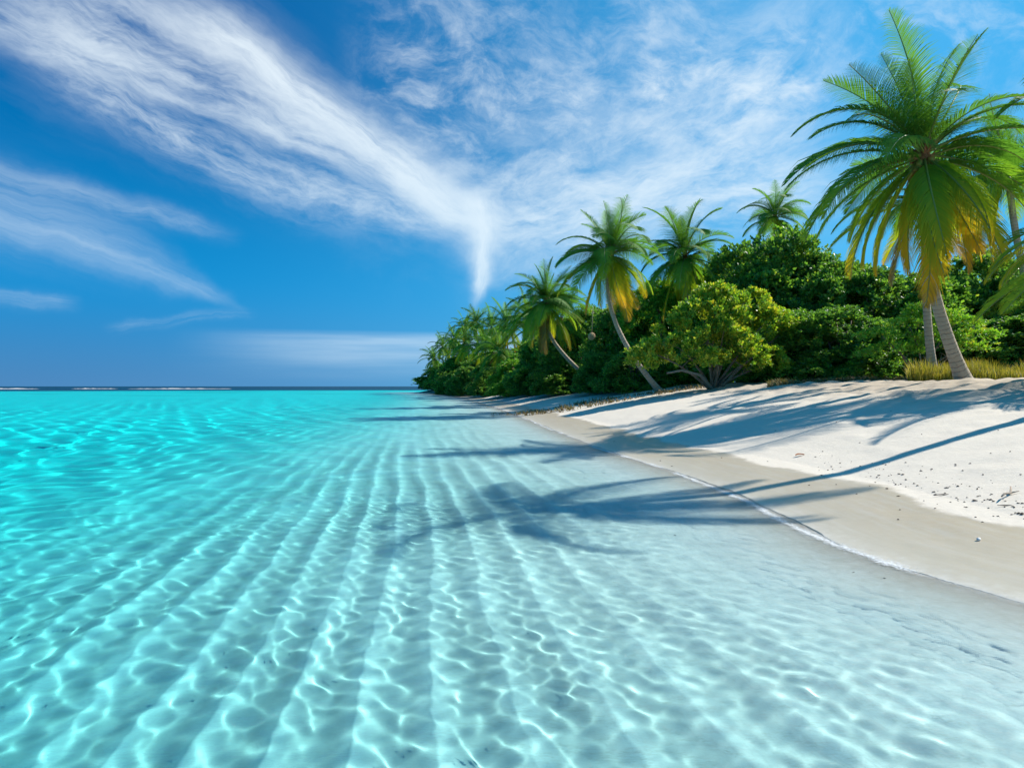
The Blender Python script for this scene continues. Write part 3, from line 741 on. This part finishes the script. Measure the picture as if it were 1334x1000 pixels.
def strip(px0, px1, d0, d1, n, clump=.0, zoff=0):
    px = rng.uniform(px0, px1, n); d = rng.uniform(d0, d1, n); x = (px - 667) / F * d
    k = N1(x * 1.3, d * 1.3) > clump - .5; x, d = x[k], d[k]
    return np.stack([x, d, height(x, d, micro=False) + zoff], 1)
link('dune_grass', blades('dune_grass', strip(1183, 1420, 24.2, 28.5, 15000, .12), .55, .03, M['grass'], 4), kind='stuff', label='dry yellow grass strip at the top of the beach', category='grass')
link('leaf_litter', blades('leaf_litter', np.vstack([strip(1000, 1200, 30, 34, 5000, .3), strip(640, 1000, 37, 42, 3000, .4)]), .22, .05, M['litter'], 5, 1.2), kind='stuff', label='brown dry litter and low weeds under the trees', category='litter')

# ------------------------------------------------------------------ foam along the water's edge
def mat_foam():
    m, t, out = material('sea_foam'); P = t.n('ShaderNodeNewGeometry').outputs['Position']
    e = t.attr('across'); n1 = t.noise(P, 5.0, 5, .65); n2 = t.noise(P, 38., 4, .7); lw = t.noise(P, .7, 2, .5)
    line = t.m('SUBTRACT', 1.0, t.m('MULTIPLY', t.m('ABSOLUTE', t.m('SUBTRACT', e, t.m('MULTIPLY_ADD', n1, .5, .25))), 3.6))
    a = t.sm(t.m('ADD', line, t.m('MULTIPLY_ADD', n2, 3.2, -1.75)), .1, 1.1)
    a = t.m('MULTIPLY', t.m('MULTIPLY', a, t.sm(lw, .38, .6, .15, 1)), .7)
    d = principled(t, (.86, .88, .88, 1), .6, .3); tr = t.n('ShaderNodeBsdfTransparent'); mx = t.n('ShaderNodeMixShader')
    t.put(mx.inputs[0], a); t.put(mx.inputs[1], tr.outputs[0]); t.put(mx.inputs[2], d.outputs[0]); t.put(out.inputs[0], mx.outputs[0]); return m
MF = mat_foam()
def foam(name, s_lo, s_hi, y0, y1, label):
    P = smooth_poly(SHS, 2); P = P[(P[:, 1] > y0) & (P[:, 1] < y1)]
    seg = np.hypot(*np.diff(P, axis=0).T); L = np.concatenate([[0], np.cumsum(seg)]); u = np.arange(0, L[-1], .05)
    C = np.stack([np.interp(u, L, P[:, 0]), np.interp(u, L, P[:, 1])], 1); Tn = np.gradient(C, axis=0); Tn /= np.linalg.norm(Tn, axis=1)[:, None]
    Nn = np.stack([Tn[:, 1], -Tn[:, 0]], 1); k = 9; V = []; A_ = []
    for j in range(k):
        f = j / (k - 1); o = s_lo + (s_hi - s_lo) * f; q = C + Nn * (o + .10 * N2(u * .9, u * 0 + 3.3) + .25 * N1(u * .22, u * 0 + s_lo))[:, None]
        z = np.maximum(height(q[:, 0], q[:, 1]), .003) + .003
        V.append(np.stack([q[:, 0], q[:, 1], z], 1)); A_.append(np.full(len(u), f))
    V = np.stack(V, 1).reshape(-1, 3); A_ = np.stack(A_, 1).reshape(-1); n = len(u); i = np.arange(n - 1)[:, None] * k; j = np.arange(k - 1)[None]
    a = i + j; Fq = np.stack([a, a + 1, a + k + 1, a + k], -1).reshape(-1, 4)
    link(name, new_mesh(name, V, Fq, MF, True, {'across': A_}), kind='stuff', label=label, category='foam')
foam('foam', -.30, .20, 1, 60, 'thin white line of foam along the edge of the water')

# waves breaking on the reef far out
def breaker(px0, px1, d, h, label):
    n = 60; V = []; rr = random.Random(px0)
    for i in range(n + 1):
        u = i / n; x = ((px0 + (px1 - px0) * u) - 667) / F * d; y = d + 3 * N1(np.array([u * 5.]), np.array([px0 * .1]))[0]
        hh = h * math.sin(math.pi * u) ** .4 * (.35 + .9 * abs(N2(np.array([u * 17.]), np.array([px0 * .3]))[0]) * 2)
        for dy_, zz in ((-2.2, -.1), (-1.0, .7), (-.3, 1.), (.6, .8), (2.2, -.1)): V.append((x, y + dy_, hh * zz))
    Fq = [(i * 5 + j, i * 5 + 5 + j, i * 5 + 6 + j, i * 5 + 1 + j) for i in range(n) for j in range(4)]
    link('breaking_wave', new_mesh('breaking_wave', V, Fq, M['shell']), label=label, category='wave', group='waves breaking on the reef')
breaker(-60, 48, 430, .5, 'white breaking wave on the horizon at the far left')
breaker(95, 150, 450, .35, 'short white breaking wave on the horizon, second from the left')
breaker(168, 300, 440, .45, 'longest white breaking wave on the horizon, left of the low cloud bank')

# ------------------------------------------------------------------ wrack and small finds on the sand
def lump(seed, kind='bit'):
    rr = random.Random(seed); mb = MB()
    if kind == 'bit':
        for _ in range(3):
            a = rr.uniform(0, 6.28); l = rr.uniform(.5, 1.); c = Vector((rr.uniform(-.3, .3), rr.uniform(-.3, .3), .12)); d = Vector((math.cos(a), math.sin(a), rr.uniform(-.1, .25))) * l
            mb.tube([c - d * .5, c + Vector((rr.uniform(-.2, .2), rr.uniform(-.2, .2), .15)), c + d * .5], [.08, rr.uniform(.14, .3), .05], 6)
    return mb.mesh('seaweed_scrap', M['weed'])
LM = [lump(i) for i in range(8)]
def on_sand(px, py):
    d = 8.
    for _ in range(60):
        z = hz((px - 667) / F * d, d); d = .6 * d + .4 * (CH - z) * F / max(2, py - 503)
    return (px - 667) / F * d, d
rr = random.Random(12)
def drop(me, name, px, py, sz, label, cat, group=None, stretch=1., rot=None):
    x, y = on_sand(px, py); z = float(height(np.array([x]), np.array([y]))[0])
    o = link(name, me, None, (x, y, z)); o.scale = (sz * stretch, sz, sz); o.rotation_euler = (0, 0, rr.uniform(0, 6.28) if rot is None else rot)
    o['label'] = label; o['category'] = cat
    if group: o['group'] = group
    return o
for i in range(150):
    u = rr.random(); px = 1060 + 290 * u; py = 598 + 62 * u + rr.gauss(0, 9 + 9 * u)
    if py < 575 or py > 690: continue
    drop(LM[i % 8], 'seaweed_scrap', px, py, rr.choice([.010, .013, .016, .022, .035]) * (py - 503) / 130, 'small dark scrap of dried seaweed in the wrack line on the white sand', 'seaweed', 'scraps of dried seaweed in the wrack line', rr.uniform(1, 1.8))
for i, (px, py) in enumerate([(1072, 586), (1290, 650 - 60), (1264, 602), (1254, 612), (1281, 618), (1245, 645 - 40), (1316, 588), (1330, 618), (1180, 602), (1150, 603), (1214, 610), (940, 596), (860, 600), (875, 607), (800, 575), (1010, 560), (1090, 550), (1200, 565), (1300, 560), (1120, 575)]):
    drop(LM[i % 8], 'seaweed_scrap', px, py, .028, 'lone dark scrap of dried seaweed on the open sand away from the wrack line', 'seaweed', 'lone scraps of seaweed on open sand', 1.3)
for i, (px, py) in enumerate([(1054, 632), (1089, 631), (1116, 643), (1170, 690 - 14), (1172, 663), (1000, 601), (880, 712), (1112, 752), (1152, 759)]):
    drop(LM[(i + 3) % 8], 'coral_pebble', px, py, .024, 'dark coral pebble on the wet sand near the water edge', 'pebble', 'dark pebbles on the wet sand', 1.1)
rr2 = random.Random(5)
for i in range(60):
    qx, qy = rr2.uniform(880, 1330), 505 + rr2.expovariate(.12)
    if float(inland(*[np.array([v]) for v in on_sand(qx, qy)])[0]) < 6: continue
    drop(LM[i % 8], 'leaf_fragment', qx, qy, .022, 'small brown leaf fragment lying on the rough sand high up the beach', 'leaf', 'leaf fragments high on the beach', rr2.uniform(1, 2))
def leafmesh():
    V = []; 
    for i in range(7):
        u = i / 6; w_ = .5 * math.sin(math.pi * (u * .92 + .04)) ** .8
        for sg in (-1, 0, 1): V.append((u * 2 - 1, sg * w_ * .7, .12 + .18 * abs(sg) + .2 * math.sin(u * 3)))
    Fq = [(i * 3 + j, i * 3 + 3 + j, i * 3 + 4 + j, i * 3 + 1 + j) for i in range(6) for j in range(2)]
    return new_mesh('fallen_leaf', V, Fq, M['redleaf'])
drop(leafmesh(), 'fallen_leaf', 1042, 593, .11, 'reddish brown fallen leaf at the edge of the dry sand beside the long trunk shadow', 'leaf', rot=.3)
tw = MB(); tw.tube([(-1, 0, .05), (-.4, .22, .12), (.2, .3, .1), (.9, .7, .3)], [.03, .05, .06, .04], 6); tw.tube([(.2, .3, .1), (.6, .15, .2)], [.04, .02], 6)
drop(tw.mesh('twig', M['wood']), 'twig', 1322, 646, .26, 'bent bare twig on the white sand at the right edge', 'twig', rot=.4)
tw2 = MB(); tw2.tube([(-1, 0, .05), (-.2, .06, .07), (.4, -.03, .06), (1, .05, .05)], [.03, .06, .07, .03], 6); tm2 = tw2.mesh('twig', M['weed'])
drop(tm2, 'twig', 1230, 645, .13, 'thin dark straight stick in the middle of the wrack line', 'twig', rot=.1)
drop(tm2, 'twig', 1312, 659, .11, 'thin dark straight stick in the wrack line near the right edge', 'twig', rot=-.1)
shm = MB(); shm.tube([(-.5, 0, .15), (-.2, .05, .22), (.2, 0, .2), (.55, -.1, .12)], [.05, .25, .33, .1], 10)
drop(shm.mesh('seashell', M['shell']), 'seashell', 1275, 703, .06, 'small white seashell at the line between wet and dry sand on the right', 'shell')

# ball lamp hanging under the palm fronds
bx, by = at(771, 50)
ball = bpy.data.objects.new('hanging_lamp', None); col.objects.link(ball); ball.location = (bx, by, zat(438, 50))
ball['label'] = 'round tan ball lamp hanging under the fronds between the two leaning palms'; ball['category'] = 'lamp'
cg = MB()
for k in range(9):
    ph = -1.35 + 2.7 * k / 8
    ring = [(math.cos(a) * math.cos(ph) * .27, math.sin(a) * math.cos(ph) * .27, math.sin(ph) * .27) for a in [j * math.pi / 8 for j in range(17)]]
    cg.tube(ring, [.022] * 17, 5, False)
for k in range(12):
    a = k * math.pi / 6; cg.tube([(math.cos(a) * math.cos(e) * .265, math.sin(a) * math.cos(e) * .265, math.sin(e) * .265) for e in [-1.5 + 3 * j / 10 for j in range(11)]], [.018] * 11, 5, False)
link('lamp_shade', cg.mesh('lamp_shade', M['ball']), ball)
cd = MB(); cd.tube([(0, 0, .26), (.02, 0, .9), (.1, 0, 2.2)], [.03, .02, .02], 6); link('cord', cd.mesh('cord', M['wood']), ball)
